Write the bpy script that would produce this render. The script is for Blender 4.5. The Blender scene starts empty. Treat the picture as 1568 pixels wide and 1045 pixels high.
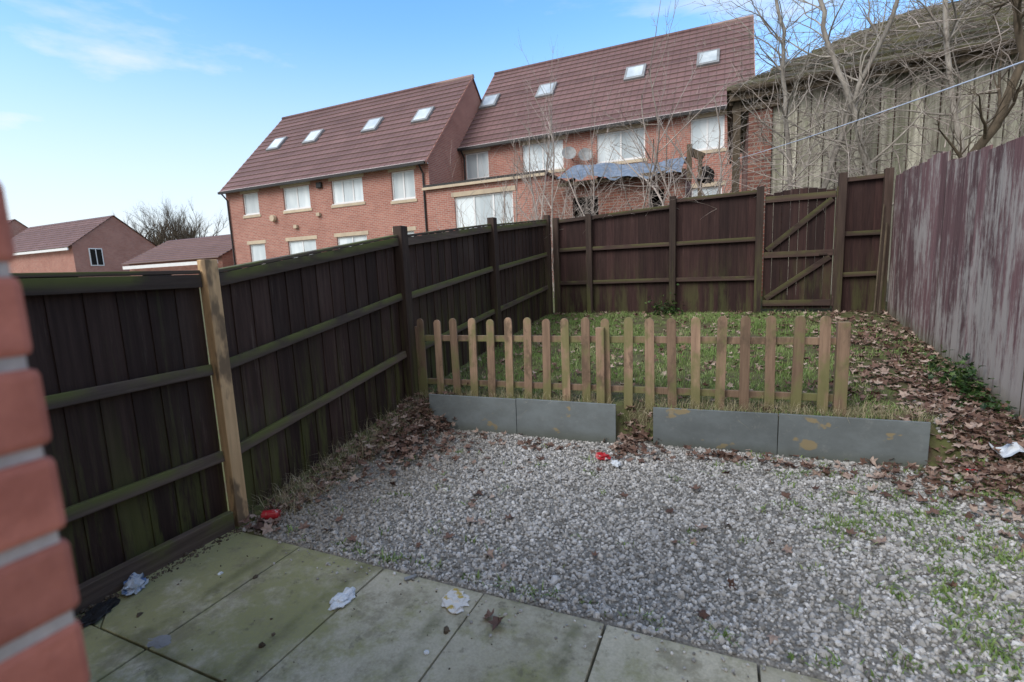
import bpy, math, random
import numpy as np
from mathutils import Vector, Matrix
rad=math.radians
random.seed(4); RNG=np.random.default_rng(7)
SC=bpy.context.scene
SC.view_settings.view_transform='Standard'; SC.view_settings.look='None'; SC.view_settings.exposure=0

# ------------------------------------------------------------ helpers
def link(o,parent=None):
    SC.collection.objects.link(o)
    if parent is not None: o.parent=parent
    return o
def empty(name):
    e=bpy.data.objects.new(name,None); e.empty_display_size=.2; return link(e)
class MB:
    def __init__(s): s.v=[];s.f=[];s.r=[];s.h=[]
    def add(s,vs,fs,r=None,hs=None):
        if r is None: r=random.random()
        b=len(s.v); s.v+= [tuple(v) for v in vs]; s.f+=[tuple(i+b for i in f) for f in fs]
        s.r+=[r]*len(vs); s.h+= list(hs) if hs is not None else [0.5]*len(vs)
    def box(s,c,sz,rot=None,r=None):
        vs=[];hs=[]
        for dx in(-.5,.5):
            for dy in(-.5,.5):
                for dz in(-.5,.5):
                    p=Vector((dx*sz[0],dy*sz[1],dz*sz[2]))
                    if rot is not None: p=rot@p
                    vs.append((c[0]+p.x,c[1]+p.y,c[2]+p.z)); hs.append(dz+.5)
        s.add(vs,[(0,1,3,2),(4,6,7,5),(0,4,5,1),(2,3,7,6),(0,2,6,4),(1,5,7,3)],r,hs)
    def bx(s,x0,x1,y0,y1,z0,z1,r=None):
        s.box(((x0+x1)/2,(y0+y1)/2,(z0+z1)/2),(abs(x1-x0),abs(y1-y0),abs(z1-z0)),None,r)
    def beam(s,p0,p1,w,t,r=None,tilt=0):
        p0=Vector(p0);p1=Vector(p1);d=(p1-p0);L=d.length;d.normalize()
        up=Vector((0,0,1))
        if abs(d.z)>.95: up=Vector((0,1,0))
        sd=d.cross(up).normalized(); u=sd.cross(d)
        rot=Matrix((d,sd,u)).transposed()
        if tilt: rot=rot@Matrix.Rotation(tilt,3,'X')
        s.box((p0+p1)/2,(L,w,t),rot,r)
    def tube(s,pts,rd,n=5,r=None):
        if r is None: r=random.random()
        vs=[];fs=[];hs=[]
        m=len(pts)
        for i,p in enumerate(pts):
            a=pts[min(i+1,m-1)]-pts[max(i-1,0)]
            if a.length<1e-6: a=Vector((0,0,1))
            a.normalize()
            q=Vector((1,0,0)) if abs(a.x)<.8 else Vector((0,1,0))
            e=a.cross(q).normalized(); g=a.cross(e)
            for k in range(n):
                an=2*math.pi*k/n
                vs.append(p+(e*math.cos(an)+g*math.sin(an))*rd[i]); hs.append(i/max(1,m-1))
        for i in range(m-1):
            for k in range(n):
                fs.append((i*n+k,i*n+(k+1)%n,(i+1)*n+(k+1)%n,(i+1)*n+k))
        fs.append(tuple(range(n))); fs.append(tuple((m-1)*n+k for k in reversed(range(n))))
        s.add(vs,fs,r,hs)
    def build(s,name,mat,parent=None,bevel=0,smooth=False):
        me=bpy.data.meshes.new(name); me.from_pydata(s.v,[],s.f); 
        for nm,d in(('rnd',s.r),('h',s.h)):
            a=me.attributes.new(nm,'FLOAT','POINT'); a.data.foreach_set('value',np.array(d,dtype=np.float32))
        me.materials.append(mat); me.update()
        if smooth: me.polygons.foreach_set('use_smooth',[True]*len(me.polygons))
        o=bpy.data.objects.new(name,me); link(o,parent)
        if bevel:
            b=o.modifiers.new('b','BEVEL'); b.width=bevel; b.segments=2; b.limit_method='ANGLE'
        return o
def tri_mesh(name,V,F,mat,rnd=None,h=None,parent=None,smooth=False):
    me=bpy.data.meshes.new(name)
    V=np.ascontiguousarray(V,dtype=np.float32);F=np.ascontiguousarray(F,dtype=np.int32)
    k=F.shape[1]
    me.vertices.add(len(V)); me.vertices.foreach_set('co',V.ravel())
    me.loops.add(F.size); me.loops.foreach_set('vertex_index',F.ravel())
    me.polygons.add(len(F)); me.polygons.foreach_set('loop_start',np.arange(0,F.size,k,dtype=np.int32))
    me.update(calc_edges=True)
    for nm,d in(('rnd',rnd),('h',h)):
        if d is not None:
            a=me.attributes.new(nm,'FLOAT','POINT'); a.data.foreach_set('value',np.asarray(d,dtype=np.float32))
    me.polygons.foreach_set('use_smooth',np.full(len(F),smooth))
    me.materials.append(mat); me.validate()
    o=bpy.data.objects.new(name,me); return link(o,parent)

# ------------------------------------------------------------ materials
class NT:
    def __init__(s,name):
        s.m=bpy.data.materials.new(name); s.m.use_nodes=True; s.t=s.m.node_tree; s.b=s.t.nodes['Principled BSDF']
        s.tc=s.t.nodes.new('ShaderNodeTexCoord').outputs['Object']
    def n(s,t,**k):
        x=s.t.nodes.new(t)
        for a,b in k.items(): setattr(x,a,b)
        return x
    def L(s,a,b): s.t.links.new(a,b)
    def vec(s,sc,src=None):
        m=s.n('ShaderNodeMapping'); m.inputs['Scale'].default_value=sc; s.L(src or s.tc,m.inputs['Vector']); return m.outputs[0]
    def noise(s,scale,stretch=(1,1,1),detail=4,rough=.6,src=None):
        x=s.n('ShaderNodeTexNoise'); x.inputs['Scale'].default_value=scale; x.inputs['Detail'].default_value=detail
        x.inputs['Roughness'].default_value=rough; s.L(s.vec(stretch,src),x.inputs['Vector']); return x.outputs['Fac']
    def ramp(s,f,a,b,inv=False):
        r=s.n('ShaderNodeMapRange'); r.interpolation_type='SMOOTHSTEP'; s.L(f,r.inputs['Value'])
        r.inputs['From Min'].default_value=a; r.inputs['From Max'].default_value=b
        if inv: r.inputs['To Min'].default_value=1; r.inputs['To Max'].default_value=0
        return r.outputs[0]
    def mix(s,f,a,b,mode='MIX'):
        x=s.n('ShaderNodeMix',data_type='RGBA',blend_type=mode)
        for v,i in((f,0),(a,6),(b,7)):
            if isinstance(v,(int,float)): x.inputs[i].default_value=v
            elif isinstance(v,tuple): x.inputs[i].default_value=(*v,1)
            else: s.L(v,x.inputs[i])
        return x.outputs[2]
    def math(s,op,a,b=0.0):
        x=s.n('ShaderNodeMath',operation=op)
        for v,i in((a,0),(b,1)):
            if isinstance(v,(int,float)): x.inputs[i].default_value=v
            else: s.L(v,x.inputs[i])
        return x.outputs[0]
    def attr(s,nm): 
        x=s.n('ShaderNodeAttribute'); x.attribute_name=nm; return x.outputs['Fac']
    def bump(s,hgt,st=.3,dist=.01):
        x=s.n('ShaderNodeBump'); x.inputs['Strength'].default_value=st; x.inputs['Distance'].default_value=dist
        s.L(hgt,x.inputs['Height']); s.L(x.outputs[0],s.b.inputs['Normal'])
    def out(s,col,rough=.85,spec=.3):
        if isinstance(col,tuple): s.b.inputs['Base Color'].default_value=(*col,1)
        else: s.L(col,s.b.inputs['Base Color'])
        if isinstance(rough,float): s.b.inputs['Roughness'].default_value=rough
        else: s.L(rough,s.b.inputs['Roughness'])
        s.b.inputs['Specular IOR Level'].default_value=spec
        return s.m
    def tint(s,col,amt):
        g=s.math('MULTIPLY_ADD',s.attr('rnd'),2*amt); g.node.inputs[2].default_value=1-amt
        c=s.n('ShaderNodeCombineColor'); 
        for i in range(3): s.L(g,c.inputs[i])
        return s.mix(1.0,col,c.outputs[0],'MULTIPLY')
def simple(name,c1,c2=None,scale=6,stretch=(1,1,1),rough=.85,amt=.2,bump=.3,dist=.01,spec=.3):
    t=NT(name); c2=c2 or tuple(x*.7 for x in c1)
    n=t.noise(scale,stretch,5,.65); c=t.mix(t.ramp(n,.3,.7),c1,c2); c=t.tint(c,amt)
    if bump: t.bump(n,bump,dist)
    return t.out(c,rough,spec)

def wood_dark(name,axis='z',green=.5,c1=(.026,.014,.011),c2=(.052,.031,.025)):
    t=NT(name); st={'z':(30,30,1.6),'y':(30,1.6,30),'x':(1.6,30,30)}[axis]
    n=t.noise(1,st,6,.7); n2=t.noise(1.7,(1,1,.6),4,.6)
    c=t.mix(t.ramp(n,.3,.75),c1,c2)
    c=t.mix(t.math('MULTIPLY',t.ramp(n2,.5,.75),.4),c,(.065,.050,.042))
    c=t.mix(t.math('MULTIPLY',t.ramp(t.noise(1,tuple(q*.55 for q in st),6,.8),.56,.70),.5),c,(.13,.10,.082))
    c=t.tint(c,.35)
    h=t.attr('h')
    if axis=='z':
        stk=t.noise(1,(9,9,.8),6,.75)
        g=t.math('MULTIPLY',t.ramp(h,.0,.75,True),t.ramp(stk,.44,.62))
        c=t.mix(t.math('MULTIPLY',t.ramp(t.noise(1,(12,12,.5),5,.7),.58,.68),.25),c,(.07,.085,.03))
    else: g=t.math('MULTIPLY',t.ramp(h,.1,.9),t.ramp(t.noise(1.9,detail=5),.38,.56))
    c=t.mix(t.math('MULTIPLY',g,green),c,(.115,.13,.035))
    t.bump(n,.5,.004); return t.out(c,.75,.3)
M={}
M['fence']=wood_dark('stained_fence_wood','z',.6)
M['rail_y']=wood_dark('stained_rail_wood','y',.85,(.058,.042,.034),(.105,.078,.062))
M['rail_x']=wood_dark('stained_rail_wood_x','x',.4,(.038,.022,.019),(.072,.045,.037))
M['post']=wood_dark('stained_post_wood','z',.55,(.034,.021,.017),(.066,.043,.034))
def fb():
    t=NT('back_fence_wood'); n=t.noise(1,(30,30,1.6),6,.7)
    c=t.mix(t.ramp(n,.3,.75),(.023,.010,.010),(.048,.024,.021)); 
    c=t.mix(t.math('MULTIPLY',t.ramp(t.noise(1,(16,16,.9),6,.8),.54,.72),.45),c,(.11,.065,.06)); c=t.tint(c,.4)
    g=t.math('MULTIPLY',t.ramp(t.attr('h'),.05,.6,True),t.ramp(t.noise(1,(7,7,1),5,.7),.45,.62))
    c=t.mix(t.math('MULTIPLY',g,.5),c,(.08,.09,.03)); t.bump(n,.5,.004); return t.out(c,.8)
M['fence_b']=fb()
def fpale():
    t=NT('pale_post_wood'); n=t.noise(1,(25,25,1.8),6,.7); c=t.mix(t.ramp(n,.3,.7),(.66,.45,.25),(.48,.32,.17))
    c=t.mix(t.ramp(t.noise(5,(1,1,.4)),.56,.66),c,(.20,.14,.085))
    t.bump(n,.4,.004); return t.out(c,.8)
M['pale']=fpale()
def fright():
    t=NT('weathered_maroon_wood'); n=t.noise(1,(28,28,1.2),6,.75); c=t.mix(t.ramp(n,.3,.7),(.105,.056,.060),(.17,.10,.102)); c=t.tint(c,.3)
    l=t.noise(1,(15,15,1.5),9,.8); l2=t.noise(1.1,(1,1,.7),5,.7); h=t.attr('h')
    m=t.math('ADD',t.math('ADD',t.math('MULTIPLY',l,.6),t.math('MULTIPLY',l2,.4)),t.math('MULTIPLY',t.ramp(h,.0,.9,True),.07)); m=t.ramp(m,.50,.60)
    c=t.mix(t.math('MULTIPLY',m,.75),c,(.40,.375,.35)); 
    c=t.mix(t.math('MULTIPLY',t.ramp(t.noise(1,(20,20,.7),4,.7),.56,.68),.5),c,(.05,.03,.032)); 
    c=t.mix(t.math('MULTIPLY',t.ramp(h,.0,.12,True),.5),c,(.10,.11,.05))
    t.bump(n,.6,.004); return t.out(c,.9)
M['right']=fright()
def fpick():
    t=NT('picket_wood'); n=t.noise(1,(30,30,2.2),6,.7); c=t.mix(t.ramp(n,.3,.7),(.33,.225,.155),(.21,.14,.098)); c=t.tint(c,.35)
    c=t.mix(t.math('MULTIPLY',t.ramp(t.noise(5,(1,1,.5),6,.7),.52,.66),.8),c,(.11,.08,.055))
    g=t.math('ADD',t.noise(4,(1,1,.7)),t.math('MULTIPLY',t.ramp(t.attr('h'),0,.6,True),.12))
    c=t.mix(t.math('MULTIPLY',t.ramp(g,.47,.64),.75),c,(.17,.18,.07)); t.bump(n,.5,.003); return t.out(c,.85)
M['picket']=fpick()
def fplank():
    t=NT('grey_painted_board'); n=t.noise(3,(1,1,1.5),6,.7); c=t.mix(t.ramp(n,.3,.7),(.195,.225,.235),(.145,.165,.17)); c=t.tint(c,.12)
    p=t.ramp(t.noise(2.6,(1,1,1.6),4,.6),.60,.63); c=t.mix(t.math('MULTIPLY',p,.8),c,(.32,.25,.13))
    c=t.mix(t.math('MULTIPLY',t.ramp(t.noise(9,detail=7,rough=.8),.55,.7),.4),c,(.30,.31,.30))
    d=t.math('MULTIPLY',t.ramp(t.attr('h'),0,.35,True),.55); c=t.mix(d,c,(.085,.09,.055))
    t.bump(n,.2,.003); return t.out(c,.7)
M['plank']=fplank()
def fslab():
    t=NT('concrete_slab'); n=t.noise(2.2,detail=6,rough=.7); f=t.noise(90,detail=2)
    c=t.mix(t.ramp(n,.35,.65),(.54,.50,.385),(.43,.40,.29)); c=t.tint(c,.10)
    x=t.n('ShaderNodeSeparateXYZ'); t.L(t.tc,x.inputs[0])
    def edge(o,off,sp):
        q=t.math('FRACT',t.math('DIVIDE',t.math('ADD',o,off),sp)); return t.math('ABSOLUTE',t.math('SUBTRACT',q,.5))
    ed=t.math('MAXIMUM',t.math('MULTIPLY',edge(x.outputs[0],10+.48-10*0-.48+.137*0+.0-.137+.137*1-.137,.6175),1.0),t.math('SUBTRACT',edge(x.outputs[1],8.1-1.12+.0,.90),.0))
    left=t.ramp(x.outputs[0],-2.9,-.8,True)
    nz=t.noise(2.3,detail=7,rough=.75)
    g=t.math('ADD',nz,t.math('MULTIPLY',left,.17)); g=t.ramp(g,.48,.66)
    c=t.mix(t.math('MULTIPLY',g,.75),c,(.235,.24,.08))
    c=t.mix(t.math('MULTIPLY',t.ramp(t.noise(3.6,detail=8,rough=.8),.50,.62),.6),c,(.20,.18,.115))
    c=t.mix(t.math('MULTIPLY',t.ramp(t.noise(9,detail=6,rough=.75),.57,.68),.6),c,(.11,.10,.065))
    e2=t.math('MULTIPLY',t.ramp(ed,.40,.5),t.ramp(t.noise(6,detail=5),.38,.6)); c=t.mix(t.math('MULTIPLY',e2,.65),c,(.12,.125,.05))
    c=t.mix(t.math('MULTIPLY',t.ramp(f,.35,.65),.25),c,(.22,.21,.17))
    t.bump(t.math('ADD',f,n),.35,.003); return t.out(c,.85)
M['slab']=fslab()
def fground():
    t=NT('ground'); z=t.attr('rnd'); gv=t.n('ShaderNodeTexVoronoi'); gv.inputs['Scale'].default_value=80; t.L(t.tc,gv.inputs['Vector'])
    g=t.mix(gv.outputs['Distance'],(.32,.31,.29),(.10,.095,.085)); n=t.noise(5,detail=6,rough=.7)
    s=t.mix(t.ramp(n,.35,.65),(.085,.066,.043),(.11,.125,.045))
    c=t.mix(t.ramp(z,.3,.7),g,s); t.bump(t.noise(60),.6,.01); return t.out(c,.95)
M['ground']=fground()
def fgravel():
    t=NT('gravel_stone'); r=t.attr('rnd'); cr=t.n('ShaderNodeValToRGB'); e=cr.color_ramp.elements
    e[0].position=0;e[0].color=(.17,.163,.15,1);e[1].position=1;e[1].color=(.74,.73,.71,1)
    for p,c in((.15,(.29,.282,.268,1)),(.4,(.41,.402,.388,1)),(.6,(.47,.452,.425,1)),(.9,(.58,.572,.56,1))):
        q=e.new(p); q.color=c
    t.L(r,cr.inputs[0]); c=cr.outputs[0]
    x=t.n('ShaderNodeSeparateXYZ'); t.L(t.tc,x.inputs[0])
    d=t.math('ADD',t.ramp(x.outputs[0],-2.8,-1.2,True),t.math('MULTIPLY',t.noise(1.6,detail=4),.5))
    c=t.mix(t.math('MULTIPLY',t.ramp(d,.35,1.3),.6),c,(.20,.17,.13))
    return t.out(c,.8)
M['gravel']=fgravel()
def fgrass(name,a,b,c_):
    t=NT(name); r=t.attr('rnd'); cr=t.n('ShaderNodeValToRGB'); e=cr.color_ramp.elements
    e[0].color=(*a,1); e[1].color=(*c_,1); q=e.new(.6); q.color=(*b,1); t.L(r,cr.inputs[0])
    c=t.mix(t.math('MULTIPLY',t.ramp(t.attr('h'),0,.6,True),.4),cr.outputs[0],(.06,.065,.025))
    return t.out(c,.6,.3)
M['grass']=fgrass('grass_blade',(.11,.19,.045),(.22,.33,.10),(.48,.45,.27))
M['straw']=fgrass('dry_grass_blade',(.26,.22,.13),(.40,.35,.22),(.54,.48,.33))
M['weed']=fgrass('weed_blade',(.11,.19,.05),(.21,.31,.09),(.30,.36,.15))
def fleaf(name,a,b,c_,rough=.75):
    t=NT(name); r=t.attr('rnd'); cr=t.n('ShaderNodeValToRGB'); e=cr.color_ramp.elements
    e[0].color=(*a,1); e[1].color=(*c_,1); q=e.new(.5); q.color=(*b,1); t.L(r,cr.inputs[0])
    c=t.mix(t.math('MULTIPLY',t.ramp(t.noise(40),.45,.65),.35),cr.outputs[0],tuple(x*.5 for x in a))
    return t.out(c,rough,.35)
M['leaf']=fleaf('dead_leaf',(.085,.045,.033),(.20,.12,.09),(.45,.35,.29))
M['ivy']=fleaf('ivy_leaf',(.012,.03,.008),(.03,.07,.015),(.08,.13,.03),.45)
def fbrick(name,c1,c2,mort=(.43,.37,.33)):
    t=NT(name); x=t.n('ShaderNodeSeparateXYZ'); t.L(t.tc,x.inputs[0]); cb=t.n('ShaderNodeCombineXYZ')
    t.L(t.math('ADD',x.outputs[0],x.outputs[1]),cb.inputs[0]); t.L(x.outputs[2],cb.inputs[1])
    b=t.n('ShaderNodeTexBrick'); b.inputs['Scale'].default_value=1; b.inputs['Brick Width'].default_value=.225; b.inputs['Row Height'].default_value=.075
    b.inputs['Mortar Size'].default_value=.009; b.inputs['Mortar Smooth'].default_value=.3
    b.inputs['Color1'].default_value=(*c1,1); b.inputs['Color2'].default_value=(*c2,1); b.inputs['Mortar'].default_value=(*mort,1)
    t.L(cb.outputs[0],b.inputs['Vector'])
    c=t.mix(t.math('MULTIPLY',t.ramp(t.noise(.9,detail=6,rough=.7),.35,.7),.3),b.outputs['Color'],tuple(q*.6 for q in c2))
    t.bump(b.outputs['Fac'],-.3,.01); return t.out(c,.9)
M['brick']=fbrick('red_brick',(.43,.185,.14),(.33,.13,.10))
M['brick_old']=fbrick('old_red_brick',(.30,.125,.09),(.18,.075,.06),(.30,.26,.22))
M['brick_near']=simple('pink_brick',(.47,.175,.13),(.33,.115,.085),14,rough=.9,amt=.15,bump=.6)
M['mortar']=simple('mortar',(.48,.44,.43),(.34,.31,.30),30,rough=.95,bump=.5)
def froof():
    t=NT('roof_tile'); x=t.n('ShaderNodeSeparateXYZ'); t.L(t.tc,x.inputs[0])
    w=t.math('FRACT',t.math('MULTIPLY',x.outputs[0],1/.3)); w=t.ramp(t.math('ABSOLUTE',t.math('SUBTRACT',w,.5)),.38,.5)
    c=t.mix(t.ramp(t.noise(.8,detail=6,rough=.7),.3,.7),(.19,.112,.11),(.135,.078,.078)); c=t.tint(c,.15)
    c=t.mix(t.math('MULTIPLY',w,.5),c,(.055,.035,.035)); 
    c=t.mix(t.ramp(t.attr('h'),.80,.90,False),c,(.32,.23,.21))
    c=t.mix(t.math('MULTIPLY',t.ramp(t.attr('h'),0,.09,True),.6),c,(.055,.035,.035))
    t.bump(w,-.5,.02); return t.out(c,.75)
M['roof']=froof()
def fmoss():
    t=NT('mossy_roof'); n=t.noise(4,detail=7,rough=.75); c=t.mix(t.ramp(n,.35,.65),(.075,.063,.05),(.125,.12,.06)); c=t.tint(c,.3); t.bump(n,1,.05); return t.out(c,.95)
M['moss']=fmoss()
def fclad():
    t=NT('weathered_cladding'); n=t.noise(1,(16,16,.7),6,.75); c=t.mix(t.ramp(n,.34,.64),(.25,.235,.185),(.58,.56,.47)); c=t.tint(c,.45)
    c=t.mix(t.math('MULTIPLY',t.ramp(t.noise(1.5,(3,3,.6)),.5,.7),.5),c,(.20,.23,.13)); t.bump(n,.6,.01); return t.out(c,.9)
M['clad']=fclad()
M['white']=simple('white_upvc',(.78,.79,.80),(.72,.73,.74),3,rough=.4,amt=.02,bump=0)
M['stone']=simple('cream_stone',(.56,.47,.35),(.46,.38,.29),3,rough=.85,amt=.06,bump=.1)
M['black']=simple('black_plastic',(.02,.02,.022),(.03,.03,.03),3,rough=.4,amt=.1,bump=0)
M['darkroom']=simple('dark_interior',(.012,.010,.009),None,3,amt=.1,bump=0)
def fglass():
    t=NT('window_glass'); n=t.noise(1.1,(1.5,1.5,.3),3); c=t.mix(t.ramp(n,.35,.65),(.66,.72,.75),(.48,.55,.59)); c=t.tint(c,.2)  # pale pane colour paints in the reflected sky and net curtains
    return t.out(c,.06,.8)
M['glass']=fglass()
M['grey']=simple('grey_metal',(.30,.31,.32),None,5,rough=.5,amt=.1,bump=0)
def ftarp():
    t=NT('tarp_sheet'); n=t.noise(5,(1,1,1),5,.6); c=t.mix(t.ramp(n,.3,.7),(.13,.17,.22),(.25,.29,.35)); t.bump(n,.5,.03); return t.out(c,.45,.5)
M['tarp']=ftarp()
M['bark']=simple('grey_bark',(.40,.37,.33),(.21,.185,.16),18,(1,1,.3),rough=.9,amt=.25,bump=.5)
M['twig']=simple('pale_twig',(.42,.37,.34),(.25,.21,.185),9,rough=.9,amt=.35,bump=0)
M['darkbark']=simple('brown_bark',(.13,.10,.07),(.07,.056,.04),18,(1,1,.3),rough=.9,amt=.25,bump=.5)
M['rope']=simple('blue_rope',(.60,.68,.82),(.55,.63,.78),60,rough=.7,amt=.02,bump=0)

# ------------------------------------------------------------ terrain
def ss(a,b,t):
    t=np.clip((t-a)/(b-a),0,1); return t*t*(3-2*t)
def Fl(y): return np.interp(y,[-5,2.07,4.1,6.2,8.5,14,18],[0,0,.316,.56,.80,1.2,1.4])
def Fr(y): return np.interp(y,[2,3.5,4.77,5.39,6.7,8.5,14,18],[.02,.12,.28,.40,.58,.80,1.2,1.4])
def yp(x): return 3.99+(np.asarray(x)+2.70)*(.266/4.03)
def Hc(x,y):
    x=np.asarray(x,float);y=np.asarray(y,float)
    G=.08*np.clip((y-2)/2.1,0,1)+.01*np.sin(x*3.1+y*2)*ss(2,2.6,y)
    Lw=np.interp(y,[3,4.2,5.5,8.5,14,18],[.33,.34,.50,.80,1.2,1.4])+.012*np.sin(x*5)*np.sin(y*6)
    w=np.clip((y-yp(x)-.02)/.05,0,1)
    wg=ss(-.1,.35,y-yp(x)); gap=np.exp(-((x+.72)/.13)**4); w=w*(1-gap)+wg*gap
    wr=ss(3.5,5.0,y); rr=ss(1.34,1.55,x); w=w*(1-rr)+wr*rr
    w2=np.where(x<-2.72,ss(3.5,4.4,y),w)
    z=G*(1-w2)+Lw*w2
    a=1-ss(-2.95,-2.35,x)
    z=z*(1-a)+Fl(y)*a
    b=ss(1.3,2.0,x); z=z*(1-b)+Fr(y)*b
    z=np.where(y<2.0,-.045,z)
    return z
def zone(x,y):
    x=np.asarray(x,float);y=np.asarray(y,float)
    z=np.where(y>yp(x)+.01,1.,0.)
    z=np.maximum(z,1-ss(-2.85,-2.5,x)); z=np.maximum(z,ss(3.3,4.2,y)*ss(1.0,1.5,x)); 
    z=np.where(x<-3.1,1,z); z=np.where((x>2.1),1,z)
    return np.where(y<1.99,.5,z)
gx=np.concatenate([[-600,-300,-150,-80,-50,-30,-20,-14,-10,-7,-5,-4],np.arange(-3.3,2.45,.04),[3,4,6,9,14,20,30,60,150,300,600]])
gy=np.concatenate([[-600,-200,-80,-30,-12,-6,-3,-1,0,1],np.arange(1.5,1.98,.08),[1.985],np.arange(2.0,8.9,.04),[9.5,10.5,12,14,16,18,22,30,45,80,160,320,700]])
X,Y=np.meshgrid(gx,gy); Z=Hc(X,Y); nx,ny=len(gx),len(gy)
idx=np.arange(nx*ny).reshape(ny,nx)
F=np.stack([idx[:-1,:-1].ravel(),idx[:-1,1:].ravel(),idx[1:,1:].ravel(),idx[1:,:-1].ravel()],1)
tri_mesh('ground',np.stack([X.ravel(),Y.ravel(),Z.ravel()],1),F,M['ground'],rnd=zone(X,Y).ravel(),smooth=True)

# ------------------------------------------------------------ patio
pat=empty('patio'); mb=MB()
xs=[-2.95,-2.34,-1.715,-1.095,-.48,.137,.755,1.37,1.99]; ys=[1.99,1.12,.22,-.68,-1.6]
for i in range(len(xs)-1):
    for j in range(len(ys)-1):
        g=.010
        dz=random.uniform(-.004,.004); rot=Matrix.Rotation(random.uniform(-.004,.004),3,'X')@Matrix.Rotation(random.uniform(-.004,.004),3,'Y')@Matrix.Rotation(random.uniform(-.004,.004),3,'Z')
        if i==0 and j==0:   # cracked corner slab: two pieces
            for poly,dd in(([(-2.945,1.30),(-2.70,1.125),(-2.345,1.125),(-2.345,1.985),(-2.945,1.985)],.002),([(-2.945,1.125),(-2.712,1.125),(-2.945,1.29)],-.006)):
                m=len(poly); mb.add([(p[0],p[1],-.045) for p in poly]+[(p[0],p[1],.005+dd) for p in poly],[tuple(reversed(range(m))),tuple(range(m,2*m))]+[(k,(k+1)%m,(k+1)%m+m,k+m) for k in range(m)])
            continue
        mb.box(((xs[i]+xs[i+1])/2,(ys[j]+ys[j+1])/2,-.02+dz),(xs[i+1]-xs[i]-g,ys[j]-ys[j+1]-g,.05),rot)
mb.build('paving_slabs',M['slab'],pat,bevel=.004)

# ------------------------------------------------------------ gravel
def ico():
    t=(1+5**.5)/2
    v=np.array([(-1,t,0),(1,t,0),(-1,-t,0),(1,-t,0),(0,-1,t),(0,1,t),(0,-1,-t),(0,1,-t),(t,0,-1),(t,0,1),(-t,0,-1),(-t,0,1)],float)
    v/=np.linalg.norm(v[0])
    f=np.array([(0,11,5),(0,5,1),(0,1,7),(0,7,10),(0,10,11),(1,5,9),(5,11,4),(11,10,2),(10,7,6),(7,1,8),(3,9,4),(3,4,2),(3,2,6),(3,6,8),(3,8,9),(4,9,5),(2,4,11),(6,2,10),(8,6,7),(9,8,1)])
    return v,f
def rotmats(n,full=True,tilt=.5):
    if full:
        q=RNG.normal(size=(n,4)); q/=np.linalg.norm(q,axis=1)[:,None]
    else:
        az=RNG.uniform(0,2*np.pi,n); tx=RNG.normal(0,tilt,n); ph=RNG.uniform(0,2*np.pi,n)
        q1=np.stack([np.cos(az/2),0*az,0*az,np.sin(az/2)],1)
        q2=np.stack([np.cos(tx/2),np.sin(tx/2)*np.cos(ph),np.sin(tx/2)*np.sin(ph),0*tx],1)
        w1,x1,y1,z1=q2.T; w2,x2,y2,z2=q1.T
        q=np.stack([w1*w2-x1*x2-y1*y2-z1*z2,w1*x2+x1*w2+y1*z2-z1*y2,w1*y2-x1*z2+y1*w2+z1*x2,w1*z2+x1*y2-y1*x2+z1*w2],1)
    w,x,y,z=q.T
    return np.stack([np.stack([1-2*(y*y+z*z),2*(x*y-z*w),2*(x*z+y*w)],1),np.stack([2*(x*y+z*w),1-2*(x*x+z*z),2*(y*z-x*w)],1),np.stack([2*(x*z-y*w),2*(y*z+x*w),1-2*(x*x+y*y)],1)],1)
def instances(tv,tf,pos,R,scale,jit=0.):
    n=len(pos); V=tv[None]*(1+ (RNG.uniform(-jit,jit,(n,len(tv),1)) if jit else 0))
    V=V*scale[:,None,:]; V=np.einsum('nij,nkj->nki',R,V)+pos[:,None,:]
    Fc=tf[None]+ (np.arange(n)*len(tv))[:,None,None]
    return V.reshape(-1,3),Fc.reshape(-1,tf.shape[1])
n=64000
px=RNG.uniform(-2.9,2.05,n); py=2.0+RNG.uniform(0,1,n)**1*2.9
k=RNG.uniform(0,1,n)
keep=(py<yp(px)-.02)|((px>1.4)&(py<4.9))
dens=1-.75*(1-ss(-2.8,-2.3,px))*ss(2.2,3,py)-.85*ss(3.3,4.3,py)*ss(.9,1.5,px)
keep&=k<dens
px,py=px[keep],py[keep]; n=len(px)
s=RNG.lognormal(math.log(.0079),.34,n)[:,None]*RNG.uniform(.65,1.3,(n,3))
pz=Hc(px,py)+RNG.uniform(-.002,.010,n)
tv,tf=ico(); V,Fc=instances(tv,tf,np.stack([px,py,pz],1),rotmats(n),s,.22)
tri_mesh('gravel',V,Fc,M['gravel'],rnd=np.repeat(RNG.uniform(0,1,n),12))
n=130; px=RNG.uniform(-2.5,.8,n); py=1.99-np.abs(RNG.normal(0,.10,n))**1.0; s=RNG.lognormal(math.log(.006),.3,n)[:,None]*RNG.uniform(.65,1.3,(n,3))
V,Fc=instances(tv,tf,np.stack([px,py,0*px+.010],1),rotmats(n),s,.22)
tri_mesh('stray_gravel',V,Fc,M['gravel'],rnd=np.repeat(RNG.uniform(0,1,n),12))

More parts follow.
